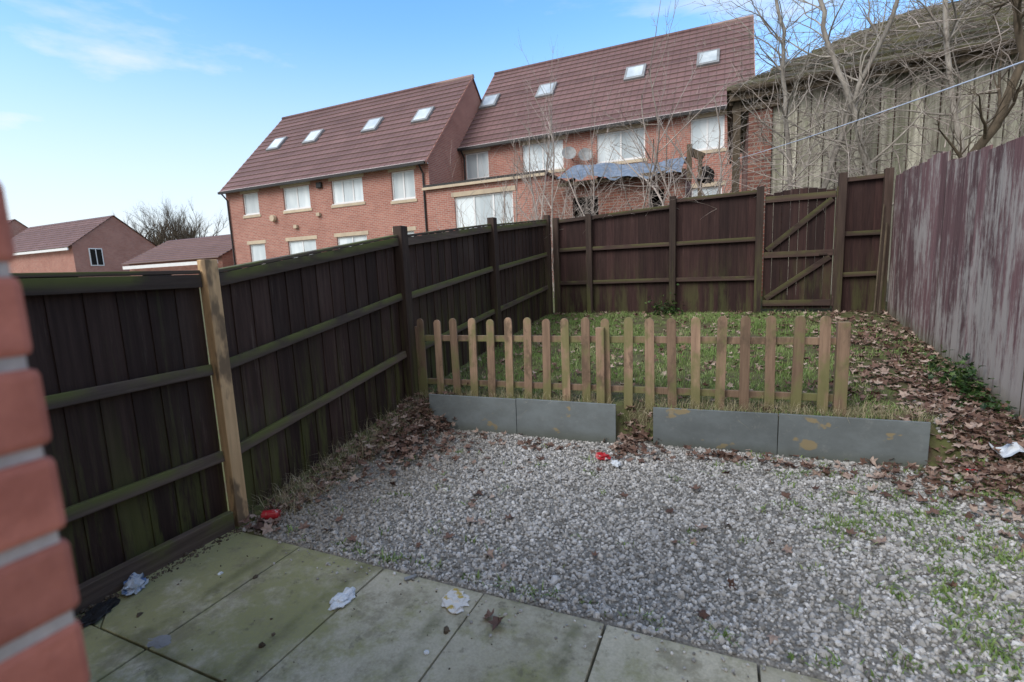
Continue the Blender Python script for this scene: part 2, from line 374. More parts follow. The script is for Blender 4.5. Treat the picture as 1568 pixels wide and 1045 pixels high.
# ------------------------------------------------------------ grass etc
def blades(name,x,y,L,wd,mat,lean=.5,rnd=None,zoff=0,direct=None):
    n=len(x); z=Hc(x,y)+zoff
    az=RNG.uniform(0,2*np.pi,n); wv=np.stack([np.cos(az),np.sin(az),0*az],1)*wd[:,None]
    la=RNG.uniform(0,2*np.pi,n) if direct is None else direct+RNG.normal(0,.6,n)
    ln=np.abs(RNG.normal(0,lean,n)); ld=np.stack([np.cos(la),np.sin(la),0*la],1)
    b=np.stack([x,y,z-.005],1); up=np.array([0,0,1.])
    m=b+up*(L*.55)[:,None]+ld*(L*ln*.35)[:,None]
    t=b+up*(L*(1-.35*np.clip(ln,0,1.6)))[:,None]+ld*(L*ln)[:,None]
    V=np.stack([b-wv,b+wv,m-wv*.7,m+wv*.7,t],1).reshape(-1,3)
    tf=np.array([(0,1,3),(0,3,2),(2,3,4)]); Fc=(tf[None]+(np.arange(n)*5)[:,None,None]).reshape(-1,3)
    r=RNG.uniform(0,1,n) if rnd is None else rnd
    return tri_mesh(name,V,Fc,mat,rnd=np.repeat(r,5),h=np.tile([0,0,.6,.6,1.],n))
def pnoise(x,y,f,seed=0):
    return (np.sin(x*f+seed)+np.sin(y*f*1.3+seed*2+x*f*.5)+np.sin((x+y)*f*.7+seed*3)+np.sin((x-y)*f*1.7+seed))/4
n=95000; x=RNG.uniform(-2.95,2.0,n); y=RNG.uniform(4.1,8.45,n)
d=.52+.65*pnoise(x,y,3,1)+.55*pnoise(x,y,11,2)-.5*ss(1.0,1.7,x)
k=(RNG.uniform(0,1,n)<d)&(y>yp(x)+.06); x,y=x[k],y[k]; n=len(x)
L=RNG.uniform(.03,.085,n)*(1+.5*pnoise(x,y,5,4)); 
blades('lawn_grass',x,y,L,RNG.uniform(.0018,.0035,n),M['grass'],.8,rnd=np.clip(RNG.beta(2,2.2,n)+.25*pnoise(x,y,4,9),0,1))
xs_=[];ys_=[]
for _ in range(210):
    cx=random.uniform(-2.7,1.35); c=random.randint(6,22); xs_+=list(RNG.normal(cx,.04,c)); ys_+=list(yp(cx)+.05+RNG.uniform(0,.25,c))
for _ in range(130):
    cy=random.uniform(2.2,4.2); c=random.randint(6,18); xs_+=list(np.clip(RNG.normal(-2.82,.09,c),-2.98,-2.4)); ys_+=list(RNG.normal(cy,.04,c))
xs_=np.array(xs_);ys_=np.array(ys_); n=len(xs_)
blades('dry_grass',xs_,ys_,RNG.uniform(.06,.19,n),RNG.uniform(.0012,.002,n),M['straw'],1.0)
xs_=[];ys_=[]
for _ in range(260):
    cx,cy=random.choice([(1.3,3.1),(1.0,2.7),(1.35,2.6),(.6,3.3),(1.6,3.6),(.9,3.6),(1.5,2.3),(.4,3.9),(1.7,3.0),(1.2,4.3),(1.6,4.0),(1.1,3.3),(1.5,3.3),(1.0,2.3)])
    cx+=random.gauss(0,.2);cy+=random.gauss(0,.17); c=random.randint(8,36)
    xs_+=list(RNG.normal(cx,.03,c)); ys_+=list(RNG.normal(cy,.03,c))
for _ in range(80):
    cx=random.uniform(-2.6,.6); cy=2.03+random.uniform(0,.08) if random.random()<.5 else random.uniform(2.2,3.9); c=random.randint(4,14)
    xs_+=list(RNG.normal(cx,.025,c)); ys_+=list(RNG.normal(cy,.012,c))
for _ in range(90):
    cy=random.uniform(2.3,4.1); c=random.randint(4,14); xs_+=list(RNG.normal(-2.88,.05,c)); ys_+=list(RNG.normal(cy,.04,c))
xs_=np.array(xs_);ys_=np.maximum(np.array(ys_),2.01); xs_=np.clip(xs_,-2.98,2.03); n=len(xs_)
blades('weeds',xs_,ys_,RNG.uniform(.015,.06,n),RNG.uniform(.003,.006,n),M['weed'],1.1)

# ------------------------------------------------------------ leaves
ang=np.linspace(0,2*np.pi,12,endpoint=False)
rr=np.array([1.15,.55,.9,.5,.85,.6,.35,.6,.85,.5,.9,.55])
LV=np.vstack([[0,0,0],np.stack([rr*np.cos(ang),rr*np.sin(ang),0*ang],1)])
LF=np.array([(0,1+i,1+(i+1)%12) for i in range(12)])
def leaves(name,pos,size,mat,curl=.5,tilt=.45,rnd=None):
    n=len(pos); c=RNG.normal(curl,.35,n)[:,None]; V=np.repeat(LV[None],n,0).copy()
    V[:,:,2]=c*(V[:,:,1]**2)*.8+RNG.normal(0,.3,n)[:,None]*V[:,:,0]**2+RNG.normal(0,.07,(n,13))
    V*=size[:,None,None]; V=np.einsum('nij,nkj->nki',rotmats(n,False,tilt),V)+pos[:,None,:]
    Fc=(LF[None]+(np.arange(n)*13)[:,None,None]).reshape(-1,3)
    return tri_mesh(name,V.reshape(-1,3),Fc,mat,rnd=np.repeat(RNG.uniform(0,1,n) if rnd is None else rnd,13))
P=[]
def blob(cx,cy,sx,sy,n,zs=.02):
    a=RNG.normal(cx,sx,n);b=RNG.normal(cy,sy,n)
    a=np.clip(a,-2.95,2.0); b=np.clip(b,2.03,8.4); P.append(np.stack([a,b,Hc(a,b)+.012+np.abs(RNG.normal(0,zs,n))],1))
blob(-2.66,3.50,.16,.36,460,.04); blob(-2.72,3.9,.13,.15,190,.045); blob(-2.80,2.6,.1,.4,160)
blob(-2.3,3.5,.25,.3,90)
blob(-.72,4.06,.09,.13,120,.03); blob(-1.6,3.85,.6,.06,60,.01); blob(.3,3.97,.6,.07,130,.015)
blob(1.72,4.6,.2,.45,560,.035); blob(1.45,4.0,.28,.2,260,.02); blob(1.75,3.7,.2,.3,140,.015)
blob(1.65,6.3,.3,1.1,560,.02); blob(1.1,7.5,.7,.6,230,.02); blob(1.2,5.2,.4,.6,230,.02)
a=RNG.uniform(-2.9,1.9,1100);b=RNG.uniform(4.4,8.4,1100);P.append(np.stack([a,b,Hc(a,b)+.035],1))
a=RNG.uniform(-2.6,1.9,60);b=RNG.uniform(2.1,3.9,60);P.append(np.stack([a,b,Hc(a,b)+.02],1))
P.append(np.array([(-1.08,2.2,.03),(-.99,1.83,.022),(-.93,1.80,.03),(.55,3.6,.09),(-1.75,3.1,.06),(.02,3.0,.05)]))
P=np.vstack(P); leaves('leaf_litter',P,RNG.uniform(.022,.05,len(P)),M['leaf'])
n=420; a=RNG.normal(1.9,.10,n);b=RNG.normal(5.35,.3,n); a=np.clip(a,1.5,2.0)
leaves('ivy_plant',np.stack([a,b,Hc(a,b)+np.abs(RNG.normal(0,.09,n))],1),RNG.uniform(.02,.04,n),M['ivy'],.1,.8)
n=160; a=RNG.normal(-.95,.13,n);b=RNG.normal(8.35,.06,n); b=np.minimum(b,8.42)
leaves('ivy_plant',np.stack([a,b,Hc(a,b)+np.abs(RNG.normal(0,.14,n))],1),RNG.uniform(.02,.04,n),M['ivy'],.1,.8)
n=240; a=RNG.uniform(-2.9,.6,n); b=RNG.uniform(.6,1.97,n); s=RNG.lognormal(math.log(.003),.6,(n,1))*RNG.uniform(.6,1.4,(n,3))*np.array([1,1,.6])
V,Fc=instances(tv,tf,np.stack([a,b,0*a+.008],1),rotmats(n),s,.3)
tri_mesh('patio_debris',V,Fc,M['darkbark'],rnd=np.repeat(RNG.uniform(0,1,n),12))
n=700; a=RNG.uniform(-2.96,-2.88,n)+np.abs(RNG.normal(0,.03,n)); b=RNG.uniform(.4,2.0,n); s=RNG.lognormal(math.log(.004),.5,(n,1))*RNG.uniform(.6,1.4,(n,3))
V,Fc=instances(tv,tf,np.stack([a,b,0*a+.008],1),rotmats(n),s,.3)
tri_mesh('soil_crumbs',V,Fc,M['darkbark'],rnd=np.repeat(RNG.uniform(0,1,n),12))

# ------------------------------------------------------------ left fence
def run_boards(mb,p0,p1,b0,b1,t0,t1,w,th,off,jag=.004,tilt=.06,gap=.0):
    p0=Vector((*p0,0));p1=Vector((*p1,0)); d=p1-p0; L=d.length; n=max(1,round(L/w)); d.normalize(); a=math.atan2(d.y,d.x)
    bw=L/n
    for i in range(n):
        f=(i+.5)/n; c=p0+d*(L*f)+Vector((*off,0)); zb=b0+(b1-b0)*f; zt=t0+(t1-t0)*f+random.uniform(-jag,jag)
        rot=Matrix.Rotation(a+tilt+random.uniform(-.012,.012),3,'Z')@Matrix.Rotation(random.uniform(-.003,.003),3,'Y')
        mb.box((c.x,c.y,(zb+zt)/2),(bw*(1.02 if gap==0 else 1)-gap,th,zt-zb),rot)
lf=empty('wooden_fence')
py_=[-.3,2.07,4.1,6.2,8.45]; pb=[0,0,.316,.566,.80]
B=MB();R_=MB();PO=MB();CAP=MB()
for i in range(4):
    y0,y1,b0,b1=py_[i],py_[i+1],pb[i],pb[i+1]
    run_boards(B,(-3.0,y0+.03),(-3.0,y1-.03),b0-.02,b1-.02,b0+1.66,b1+1.66,.15,.014,(-.045,0),jag=.006)
    for hz in(.49,1.07):
        R_.beam((-3.0,y0+.05,b0+hz),(-3.0,y1-.05,b1+hz+random.uniform(-.01,.01)),.045,.07,tilt=.15)
    CAP.beam((-2.99,y0+.05,b0+1.62),(-2.99,y1-.05,b1+1.62),.035,.08)
    CAP.beam((-3.02,y0+.05,b0+1.675),(-3.02,y1-.05,b1+1.675),.085,.022)
R_.beam((-2.955,-.3,.06),(-2.955,2.0,.06),.05,.13)
for i in(2,3,4):
    h=1.77 if i<4 else 1.76
    PO.box((-2.985,py_[i],pb[i]+h/2-.05),(.10,.11,h+.1))
B.build('boards',M['fence'],lf); R_.build('rails',M['rail_y'],lf,bevel=.006); CAP.build('top_cap',M['rail_y'],lf,bevel=.003); PO.build('posts',M['post'],lf,bevel=.006)
Q=MB(); Q.box((-2.975,2.07,.86),(.075,.085,1.78)); Q.build('pale_post',M['pale'],lf,bevel=.005)

# ------------------------------------------------------------ back fence + gate
bf=empty('wooden_fence'); B=MB();R_=MB();PO=MB();C=MB()
secs=[(-2.93,-2.23,2.46,2.49),(-2.23,-.846,2.49,2.55),(-.846,.41,2.64,2.66),(1.45,2.0,2.71,2.72)]
for x0,x1,t0,t1 in secs:
    run_boards(B,(x0+.02,8.5),(x1-.02,8.5),.76,.76,t0,t1,.13,.014,(0,.045),jag=.008)
    for hz in(.55,1.13): R_.beam((x0+.04,8.49,.8+hz),(x1-.04,8.49,.8+hz+random.uniform(-.015,.015)),.045,.065)
    C.beam((x0+.04,8.49,t0-.03),(x1-.04,8.49,t1-.03),.04,.06)
for x,t in((-2.83,2.5),(-2.23,2.52),(-.846,2.68),(.41,2.70),(1.45,2.78),(1.98,2.78)):
    PO.box((x,8.475,(t+.7)/2),(.10,.09,t-.7))
B.build('boards',M['fence_b'],bf);R_.build('rails',M['rail_x'],bf,bevel=.005);C.build('top_rail',M['rail_x'],bf,bevel=.004);PO.build('posts',M['post'],bf,bevel=.006)
gt=empty('garden_gate'); B=MB();R_=MB()
nb=8
for i in range(nb):
    f=(i+.5)/nb; x=.48+f*.9; top=2.56+.07*math.sin(math.pi*f)
    B.box((x,8.53,(.86+top)/2),(.108,.016,top-.86),Matrix.Rotation(.03,3,'Z'))
for z in(.95,1.68,2.50): R_.beam((.48,8.495,z),(1.38,8.495,z),.04,.09)
R_.beam((.52,8.493,1.02),(1.34,8.493,1.62),.035,.08);R_.beam((.52,8.493,1.75),(1.34,8.493,2.44),.035,.08)
R_.box((1.40,8.48,1.75),(.03,.05,1.7)); R_.box((1.25,8.465,1.66),(.10,.02,.03))
B.build('gate_boards',M['fence_b'],gt);R_.build('gate_bracing',M['rail_x'],gt,bevel=.004)

# ------------------------------------------------------------ right fence
rf=empty('wooden_fence'); B=MB();R_=MB()
def frb(y): return float(Fr(y))-.02
ysr=[8.42,6.66,4.85,3.0,1.2,-.6]; tp=[(2.66,2.66),(2.54,2.44),(2.42,2.30),(2.28,2.15),(2.13,2.05)]
for i in range(5):
    run_boards(B,(2.06,ysr[i]-.01),(2.06,ysr[i+1]+.01),frb(ysr[i]),frb(ysr[i+1]),tp[i][0],tp[i][1],.15,.02,(0,0),jag=.02,tilt=.09,gap=.008)
    R_.box((2.10,ysr[i],(tp[i][0]+frb(ysr[i]))/2-.05),(.09,.09,tp[i][0]-frb(ysr[i])))
    for hz in(.4,1.5): R_.beam((2.10,ysr[i],frb(ysr[i])+hz),(2.10,ysr[i+1],frb(ysr[i+1])+hz),.04,.07)
B.build('boards',M['right'],rf,bevel=.003);R_.build('posts_and_rails',M['post'],rf)
Q=MB(); Q.tube([Vector((1.93,8.3,.8)),Vector((1.97,8.38,2.05))],[.014,.014],6); Q.tube([Vector((1.86,8.25,.8)),Vector((1.93,8.4,2.3))],[.01,.01],6)
Q.build('leaning_pole',M['darkbark'])

# ------------------------------------------------------------ picket fence & boards
pf=empty('picket_fence'); B=MB();R_=MB()
A0=Vector((-2.88,4.21,0)); A1=Vector((.70,4.46,0)); dv=(A1-A0); aa=math.atan2(dv.y,dv.x)
for i in range(20):
    f=i/19; c=A0+dv*f; w=.076+random.uniform(-.003,.003); z0=.33; z1=1.155+random.uniform(-.010,.010); out=[(-w/2,z0),(w/2,z0)]
    for k in range(9):
        t=math.pi*k/8; out.append((w/2*math.cos(t),z1-w/2+w/2*math.sin(t)))
    rot=Matrix.Rotation(aa,3,'Z'); lean=random.uniform(-.02,.02)
    m=len(out); vs=[];hs=[]
    for y in(-.010,.010):
        for (x,z) in out:
            p=rot@Vector((x+lean*(z-z0),y,0)); vs.append((c.x+p.x,c.y+p.y-.024,z)); hs.append((z-z0)/(z1-z0))
    fs=[tuple(range(m)),tuple(reversed(range(m,2*m)))]+[(k,k+m,(k+1)%m+m,(k+1)%m) for k in range(m)]
    B.add(vs,fs,None,hs)
for z in(.50,.955): R_.beam((A0.x-.04,A0.y+.012,z),(A1.x+.14,A1.y+.022,z),.035,.06)
B.build('pickets',M['picket'],pf,bevel=.002)
R_.box((.815,4.445,.70),(.085,.075,.82)); R_.box((A0.x+dv.x*.5+.045-.0,A0.y+dv.y*.5-.03,.66),(.075,.075,.82))
R_.box((-2.93,4.21,.66),(.05,.06,.84)); R_.build('rails_and_posts',M['picket'],pf,bevel=.004)
gb=empty('garden_edging_boards'); B=MB()
for (x0,x1) in((-2.70,-1.79),(-1.785,-.875),(-.563,.37),(.376,1.33)):
    y0=float(yp(x0));y1=float(yp(x1)); dz=random.uniform(-.01,.01)
    B.beam((x0,y0,.245+dz),(x1,y1,.245+dz+random.uniform(-.008,.008)),.022,.36)
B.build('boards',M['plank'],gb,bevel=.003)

# ------------------------------------------------------------ litter
def crumple(name,loc,size,mat,seed,flat=.4):
    r=random.Random(seed)
    import bmesh
    bm=bmesh.new(); bmesh.ops.create_icosphere(bm,subdivisions=3,radius=1)
    for v in bm.verts:
        k=1+r.uniform(-.32,.32); v.co=Vector((v.co.x*size[0]*k,v.co.y*size[1]*k,max(-.35,v.co.z)*size[2]*(k+r.uniform(-.3,.3))))
    me=bpy.data.meshes.new(name); bm.to_mesh(me); bm.free(); me.materials.append(mat)
    o=bpy.data.objects.new(name,me); o.location=loc; o.rotation_euler[2]=r.uniform(0,3); return link(o)
def litmat(name,c,c2,th=.5,rough=.5):
    t=NT(name); x=t.mix(t.ramp(t.noise(18,detail=3),th,th+.06),c,c2); return t.out(x,rough,.4)
paper=litmat('white_tissue',(.72,.76,.79),(.60,.64,.68),.5,.8); foil=litmat('foil_plastic',(.45,.50,.56),(.10,.17,.32),.52,.3)
yel=litmat('wrapper_print',(.70,.68,.64),(.50,.37,.10),.55,.5); redm=litmat('red_print',(.45,.025,.035),(.6,.55,.55),.56,.3)
crumple('crumpled_tissue',(-1.74,1.69,.012),(.075,.045,.018),paper,1); crumple('food_wrapper',(-1.20,1.88,.010),(.075,.06,.012),yel,2)
crumple('foil_bag',(-2.86,1.36,.03),(.065,.045,.045),foil,3); crumple('plastic_bag',(-2.83,1.18,.012),(.10,.05,.012),M['black'],4)
crumple('crumpled_tissue',(-.78,3.64,.085),(.05,.03,.015),paper,5); crumple('crisp_packet',(-.90,3.72,.095),(.06,.035,.03),redm,6)
crumple('plastic_scrap',(1.50,4.05,.16),(.05,.02,.008),redm,8); crumple('plastic_scrap',(-2.33,1.17,.006),(.06,.035,.003),M['grey'],9)
crumple('plastic_scrap',(-1.15,1.55,.008),(.012,.010,.006),paper,10);crumple('plastic_scrap',(-2.55,1.62,.008),(.014,.010,.008),paper,11);crumple('plastic_scrap',(1.62,4.35,.22),(.05,.025,.01),paper,13)
crumple('snail_shell',(-1.86,1.32,.010),(.014,.012,.010),M['darkbark'],14)
Q=MB(); g=6; vs=[];fs=[]
for i in range(g):
    for j in range(g):
        u=i/(g-1)-.5;v=j/(g-1)-.5; vs.append((1.73+u*.18+v*.04,4.16+v*.22,.27+.03*math.sin(u*7)+.05*abs(v)+random.uniform(-.008,.008)))
for i in range(g-1):
    for j in range(g-1): fs.append((i*g+j,(i+1)*g+j,(i+1)*g+j+1,i*g+j+1))
Q.add(vs,fs); Q.build('sheet_of_paper',paper)
Q=MB(); rt=Matrix.Rotation(.9,3,'Z'); Q.box((-1.52,1.95,.014),(.055,.022,.010),rt); Q.box((-1.52+.03*math.cos(.9),1.95+.03*math.sin(.9),.015),(.014,.018,.012),rt); Q.build('cigarette_lighter',M['grey'],bevel=.002)
def can(name,loc,rz,ry):
    prof=[(0,.002),(.020,.0),(.026,.004),(.033,.012),(.033,.055),(.0325,.10),(.033,.104),(.027,.115),(.027,.118),(.024,.116),(0,.114)]
    vs=[];fs=[];n=24
    for (r,z) in prof:
        for k in range(n):
            a=2*math.pi*k/n; d=1-(.25*max(0,math.cos(a-1)) if .03<z<.09 else 0)
            vs.append((r*math.cos(a)*d,r*math.sin(a)*d,z))
    for i in range(len(prof)-1):
        for k in range(n): fs.append((i*n+k,i*n+(k+1)%n,(i+1)*n+(k+1)%n,(i+1)*n+k))
    q=MB(); q.add(vs,fs); o=q.build(name,redm); o.location=loc; o.rotation_euler=(0,ry,rz); return o
can('drink_can',(-2.84,2.13,.045),.5,rad(88))

# ------------------------------------------------------------ near brick wall
bw=empty('brick_wall'); B=MB()
z=-.032; k=0
while z<3.3:
    xe=-.514
    x=xe; first=True
    while x>-2.6:
        L=.1025 if (first and k%2) else .215
        jx=random.uniform(-.002,.002)
        B.bx(x-L,x+(jx if first else 0),.102,.205+random.uniform(-.0015,.0015),z+.005,z+.070)
        B.bx(x-L,x+(jx if first else 0),-.06,.092,z+.005,z+.070)
        x-=L+.01; first=False
    z+=.075;k+=1
B.build('bricks',M['brick_near'],bw,bevel=.007)
Q=MB(); Q.bx(-2.6,-.5195,-.05,.199,-.04,3.3); Q.build('mortar_core',M['mortar'],bw)

# ------------------------------------------------------------ houses
def wall_open(mb,x0,x1,z0,z1,Yf,th,ops):
    xs=sorted({x0,x1,*[o[0] for o in ops],*[o[1] for o in ops]}); zs=sorted({z0,z1,*[o[2] for o in ops],*[o[3] for o in ops]})
    xs=[a for a in xs if x0<=a<=x1]; zs=[a for a in zs if z0<=a<=z1]
    for i in range(len(xs)-1):
        for j in range(len(zs)-1):
            cx=(xs[i]+xs[i+1])/2;cz=(zs[j]+zs[j+1])/2
            if any(o[0]<cx<o[1] and o[2]<cz<o[3] for o in ops): continue
            mb.bx(xs[i],xs[i+1],Yf,Yf+th,zs[j],zs[j+1])
def window(W,G,S,x0,x1,z0,z1,Yf,nm,lint=True,trans=None):
    y=Yf+.07; fw=.06
    W.bx(x0,x1,y,y+.05,z0,z0+fw);W.bx(x0,x1,y,y+.05,z1-fw,z1);W.bx(x0,x0+fw,y,y+.05,z0+fw,z1-fw);W.bx(x1-fw,x1,y,y+.05,z0+fw,z1-fw)
    for i in range(1,nm):
        xm=x0+(x1-x0)*i/nm; W.bx(xm-.035,xm+.035,y-.004,y+.05,z0+fw,z1-fw)
    if trans: W.bx(x0+fw,x1-fw,y-.002,y+.05,z0+(z1-z0)*trans-.025,z0+(z1-z0)*trans+.025)
    for i in range(nm):
        a=x0+(x1-x0)*i/nm;b=x0+(x1-x0)*(i+1)/nm; G.bx(a+.03,b-.03,y+.025,y+.03,z0+.03,z1-.03)
    W.bx(x0-.02,x1+.02,Yf-.03,y,z0-.035,z0-.002)
    if lint:
        S.bx(x0-.12,x1+.12,Yf-.02,Yf+.05,z1+.002,z1+.17); S.bx(x0-.08,x1+.08,Yf-.035,Yf+.04,z0-.16,z0-.037)
def roof_front(mb,x0,x1,Yf,ze,m,run,over=.3,n=17):
    y0=Yf-over; sl=run+over; nv=Vector((0,-m,1)).normalized()
    def P(x,s,o): return Vector((x,y0+s,ze+(s-over)*m))+nv*o
    for k in range(n):
        s0=sl*k/n; s1=sl*(k+1)/n
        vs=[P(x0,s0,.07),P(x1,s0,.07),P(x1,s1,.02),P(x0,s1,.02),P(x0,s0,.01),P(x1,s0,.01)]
        mb.add(vs,[(0,1,2,3),(4,5,1,0)],None,[0.9,0.9,0,0,1,1])
def house(name,x0,x1,Yf,zg,ze,run,rise,up,gr,sky,door=[]):
    e=empty(name); m=rise/run; Yb=Yf+2*run; W=MB();G=MB();S=MB();B=MB()
    ops=[(a,b,c,d) for a,b,c,d,_ in up+gr]
    wall_open(B,x0,x1,zg-1,ze,Yf,.25,ops)
    zr=ze+rise
    for x,sg in((x0,-1),(x1,1)):
        th=.25*-sg
        vs=[(x,Yf+.25,zg-1),(x,Yb,zg-1),(x,Yb,ze),(x,Yf+run,zr),(x,Yf+.25,ze+.25*m)]; vi=[(x+th,a,b) for _,a,b in vs]
        B.add(vs+vi,[(0,1,2,3,4),(9,8,7,6,5)]+[(i,(i+1)%5,(i+1)%5+5,i+5) for i in range(5)])
        B.add([(x,Yf,ze),(x,Yf+.25,ze),(x,Yf+.25,ze+.25*m),(x+th,Yf,ze),(x+th,Yf+.25,ze),(x+th,Yf+.25,ze+.25*m)],[(0,1,2),(5,4,3)])
    B.bx(x0+.25,x1-.25,Yb-.25,Yb,zg-1,ze)
    B.build('walls',M['brick'],e)
    D=MB(); D.bx(x0+.3,x1-.3,Yf+.6,Yf+.62,zg,ze-.1); D.build('interior',M['darkroom'],e)
    for a,b,c,d,nm in up+gr: window(W,G,S,a,b,c,d,Yf,nm)
    W.build('window_frames',M['white'],e);G.build('window_glass',M['glass'],e);S.build('lintels_and_sills',M['stone'],e)
    R=MB(); roof_front(R,x0-.08,x1+.08,Yf,ze,m,run)
    R.add([(x0-.08,Yf+run,zr+.03),(x1+.08,Yf+run,zr+.03),(x1+.08,Yb+.3,ze-.3*m+.03),(x0-.08,Yb+.3,ze-.3*m+.03)],[(0,1,2,3)])
    R.tube([Vector((x0-.1,Yf+run,zr+.02)),Vector((x1+.1,Yf+run,zr+.02))],[.11,.11],8,.2)
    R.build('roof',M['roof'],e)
    V=MB()
    for x in(x0-.09,x1+.09): V.beam((x,Yf-.3,ze-.3*m+.0),(x,Yf+run,zr+.0),.03,.09)
    V.build('verge',M['brick'],e)
    K=MB(); K.bx(x0-.05,x1+.05,Yf-.40,Yf-.29,ze-.36,ze-.25)
    for x in(x0+.15,x1-.25): K.tube([Vector((x,Yf-.34,ze-.35)),Vector((x,Yf-.06,ze-.65)),Vector((x,Yf-.06,zg))],[.04]*3,8)
    K.build('gutter_and_downpipes',M['black'],e)
    SF=MB(); SF.bx(x0-.02,x1+.02,Yf-.28,Yf-.012,ze-.30,ze-.27); SF.bx(x0-.02,x1+.02,Yf-.288,Yf-.27,ze-.34,ze-.20); SF.build('soffit',M['white'],e)
    FR=MB();SG=MB(); ang=math.atan(m); rot=Matrix.Rotation(ang,3,'X')
    for xc in sky:
        y=Yf+run*.53; z=ze+(y-Yf)*m; nv=Vector((0,-m,1)).normalized()
        p=Vector((xc,y,z))+nv*.09; FR.box(p,(.86,1.05,.12),rot); SG.box(p+nv*.05,(.66,.80,.04),rot)
    FR.build('skylight_frames',M['grey'],e);SG.build('skylight_glass',M['glass'],e)
    return e
up1=[(-22.6,-21.5,4.98,6.02,1),(-19.8,-18.1,4.98,6.02,2),(-16.75,-14.95,4.98,6.02,3),(-13.4,-12.2,4.85,6.02,2)]
gr1=[(-22.5,-21.4,2.45,3.5,1),(-19.8,-18.0,2.45,3.5,2),(-16.7,-14.95,2.3,3.5,2),(-13.4,-12.4,1.5,3.5,1)]
h1=house('brick_house',-23.8,-11.47,18,1.4,6.44,4.3,4.44,up1,gr1,[-22.3,-19.7,-15.9,-13.0])
up2=[(-11.3,-10.1,5.89,7.05,2),(-8.43,-6.55,5.89,7.05,2),(-5.1,-3.15,5.89,7.05,2),(-1.45,-.25,5.89,7.05,2)]
gr2=[(-4.9,-3.4,3.0,4.6,2),(-1.4,-.3,3.4,4.5,1)]
h2=house('brick_house',-11.46,.66,20.9,2.3,7.5,4.3,4.44,up2,gr2,[-10.95,-8.0,-3.9,-.95])
Q=MB()
for x,z,Yv in((-6.15,6.35,20.75),(-5.45,6.2,20.75)):
    cen=Vector((x,Yv-.35,z)); ax=Vector((.3,-.85,.35)).normalized(); e1=ax.cross(Vector((0,0,1))).normalized(); e2=ax.cross(e1); vs=[cen-ax*.08];fs=[]
    for r in(.15,.3):
        for k in range(14):
            a=2*math.pi*k/14; vs.append(cen+(e1*math.cos(a)+e2*math.sin(a))*r-ax*.08*(1-(r/.3)**2))
    for k in range(14):
        fs.append((0,1+k,1+(k+1)%14)); fs.append((1+k,15+k,15+(k+1)%14,1+(k+1)%14))
    Q.add(vs,fs); Q.tube([cen-ax*.08,Vector((x,Yv+.15,z-.2))],[.025,.025],6)
Q.build('satellite_dishes',M['grey'],h2)
Q=MB(); Q.box((-17.4,17.93,5.9),(.3,.12,.25)); Q.build('security_light',M['black'],h1,bevel=.02)
Q=MB(); Q.tube([Vector((-20.5,17.95,4.65)),Vector((-20.5,17.80,4.65))],[.17,.15],12);Q.box((-19.1,17.93,4.15),(.2,.12,.15));Q.box((-17.6,17.93,4.6),(.2,.12,.15)); Q.build('wall_vents',M['stone'],h1)
ex=empty('flat_roof_extension'); B=MB();W=MB();G=MB();S=MB()
wall_open(B,-11.4,-6.3,1.0,5.1,17.6,.25,[(-10.1,-7.55,2.6,4.62)]); B.bx(-6.55,-6.3,17.85,20.85,1,5.1); B.bx(-11.4,-11.15,17.85,20.85,1,5.1); B.build('walls',M['brick'],ex)
window(W,G,S,-10.1,-7.55,2.6,4.62,17.6,3,trans=None); W.build('frames',M['white'],ex);G.build('glass',M['glass'],ex);S.build('stone',M['stone'],ex)
Q=MB(); Q.bx(-11.45,-6.22,17.5,20.86,5.105,5.2); Q.build('roof',M['black'],ex); 
Q=MB(); Q.bx(-11.5,-6.2,17.44,17.498,5.0,5.10); Q.build('fascia',M['stone'],ex)
Q=MB(); Q.bx(-11.1,-6.6,18.4,18.42,1,5); Q.build('interior',M['darkroom'],ex)
# ruined lean-to
ln=empty('brick_outhouse'); B=MB()
wall_open(B,-5.2,-1.1,.9,3.95,14,.22,[(-4.15,-3.4,.9,3.6),(-2.0,-1.62,.9,3.6)])
B.bx(-5.2,-4.98,14.22,16.5,.9,4.1); B.bx(-1.32,-1.1,14.22,16.5,.9,4.1); B.bx(-4.98,-1.32,16.3,16.5,.9,4.1); B.bx(-5.2,-4.5,14.0,14.22,3.95,4.15)
B.build('walls',M['brick_old'],ln)
Q=MB(); nxx=60; nyy=12; vs=[];fs=[]
for i in range(nxx):
    for j in range(nyy):
        u=i/(nxx-1);v=j/(nyy-1); x=-4.45+u*3.3
        z=4.02+.62*min(1,v*1.7)+.05*math.sin(x*7)*(1-v)+.09*math.sin(u*5+1)+random.uniform(-.012,.012)
        if v==0: z-=.06*abs(math.sin(u*23))
        vs.append((x,13.55+v*2.7+.05*math.sin(u*17)*(1-v),z))
for i in range(nxx-1):
    for j in range(nyy-1): fs.append((i*nyy+j,(i+1)*nyy+j,(i+1)*nyy+j+1,i*nyy+j+1))
Q.add(vs,fs,.5); Q.build('tarp_roof',M['tarp'],ln,smooth=True)
Q=MB()
for x in(-4.2,-3.35,-2.5,-1.6): Q.beam((x,13.6,3.93),(x,14.4,4.2),.07,.10)
Q.beam((-4.5,13.75,3.95),(-1.1,13.75,3.97),.08,.1); Q.box((-.98,13.8,4.15),(.12,.12,.9)); Q.box((-.80,13.9,4.35),(.35,.12,.18),Matrix.Rotation(.5,3,'Y')); Q.box((-.72,13.8,2.6),(.10,.12,3.4)); Q.build('timbers',M['darkbark'],ln)
Q=MB(); Q.bx(-4.9,-1.4,14.7,14.72,.9,4.0); Q.build('interior',M['darkroom'],ln)
crumple('rubble_sack',(-.6,13.9,3.75),(.22,.15,.25),M['black'],12)
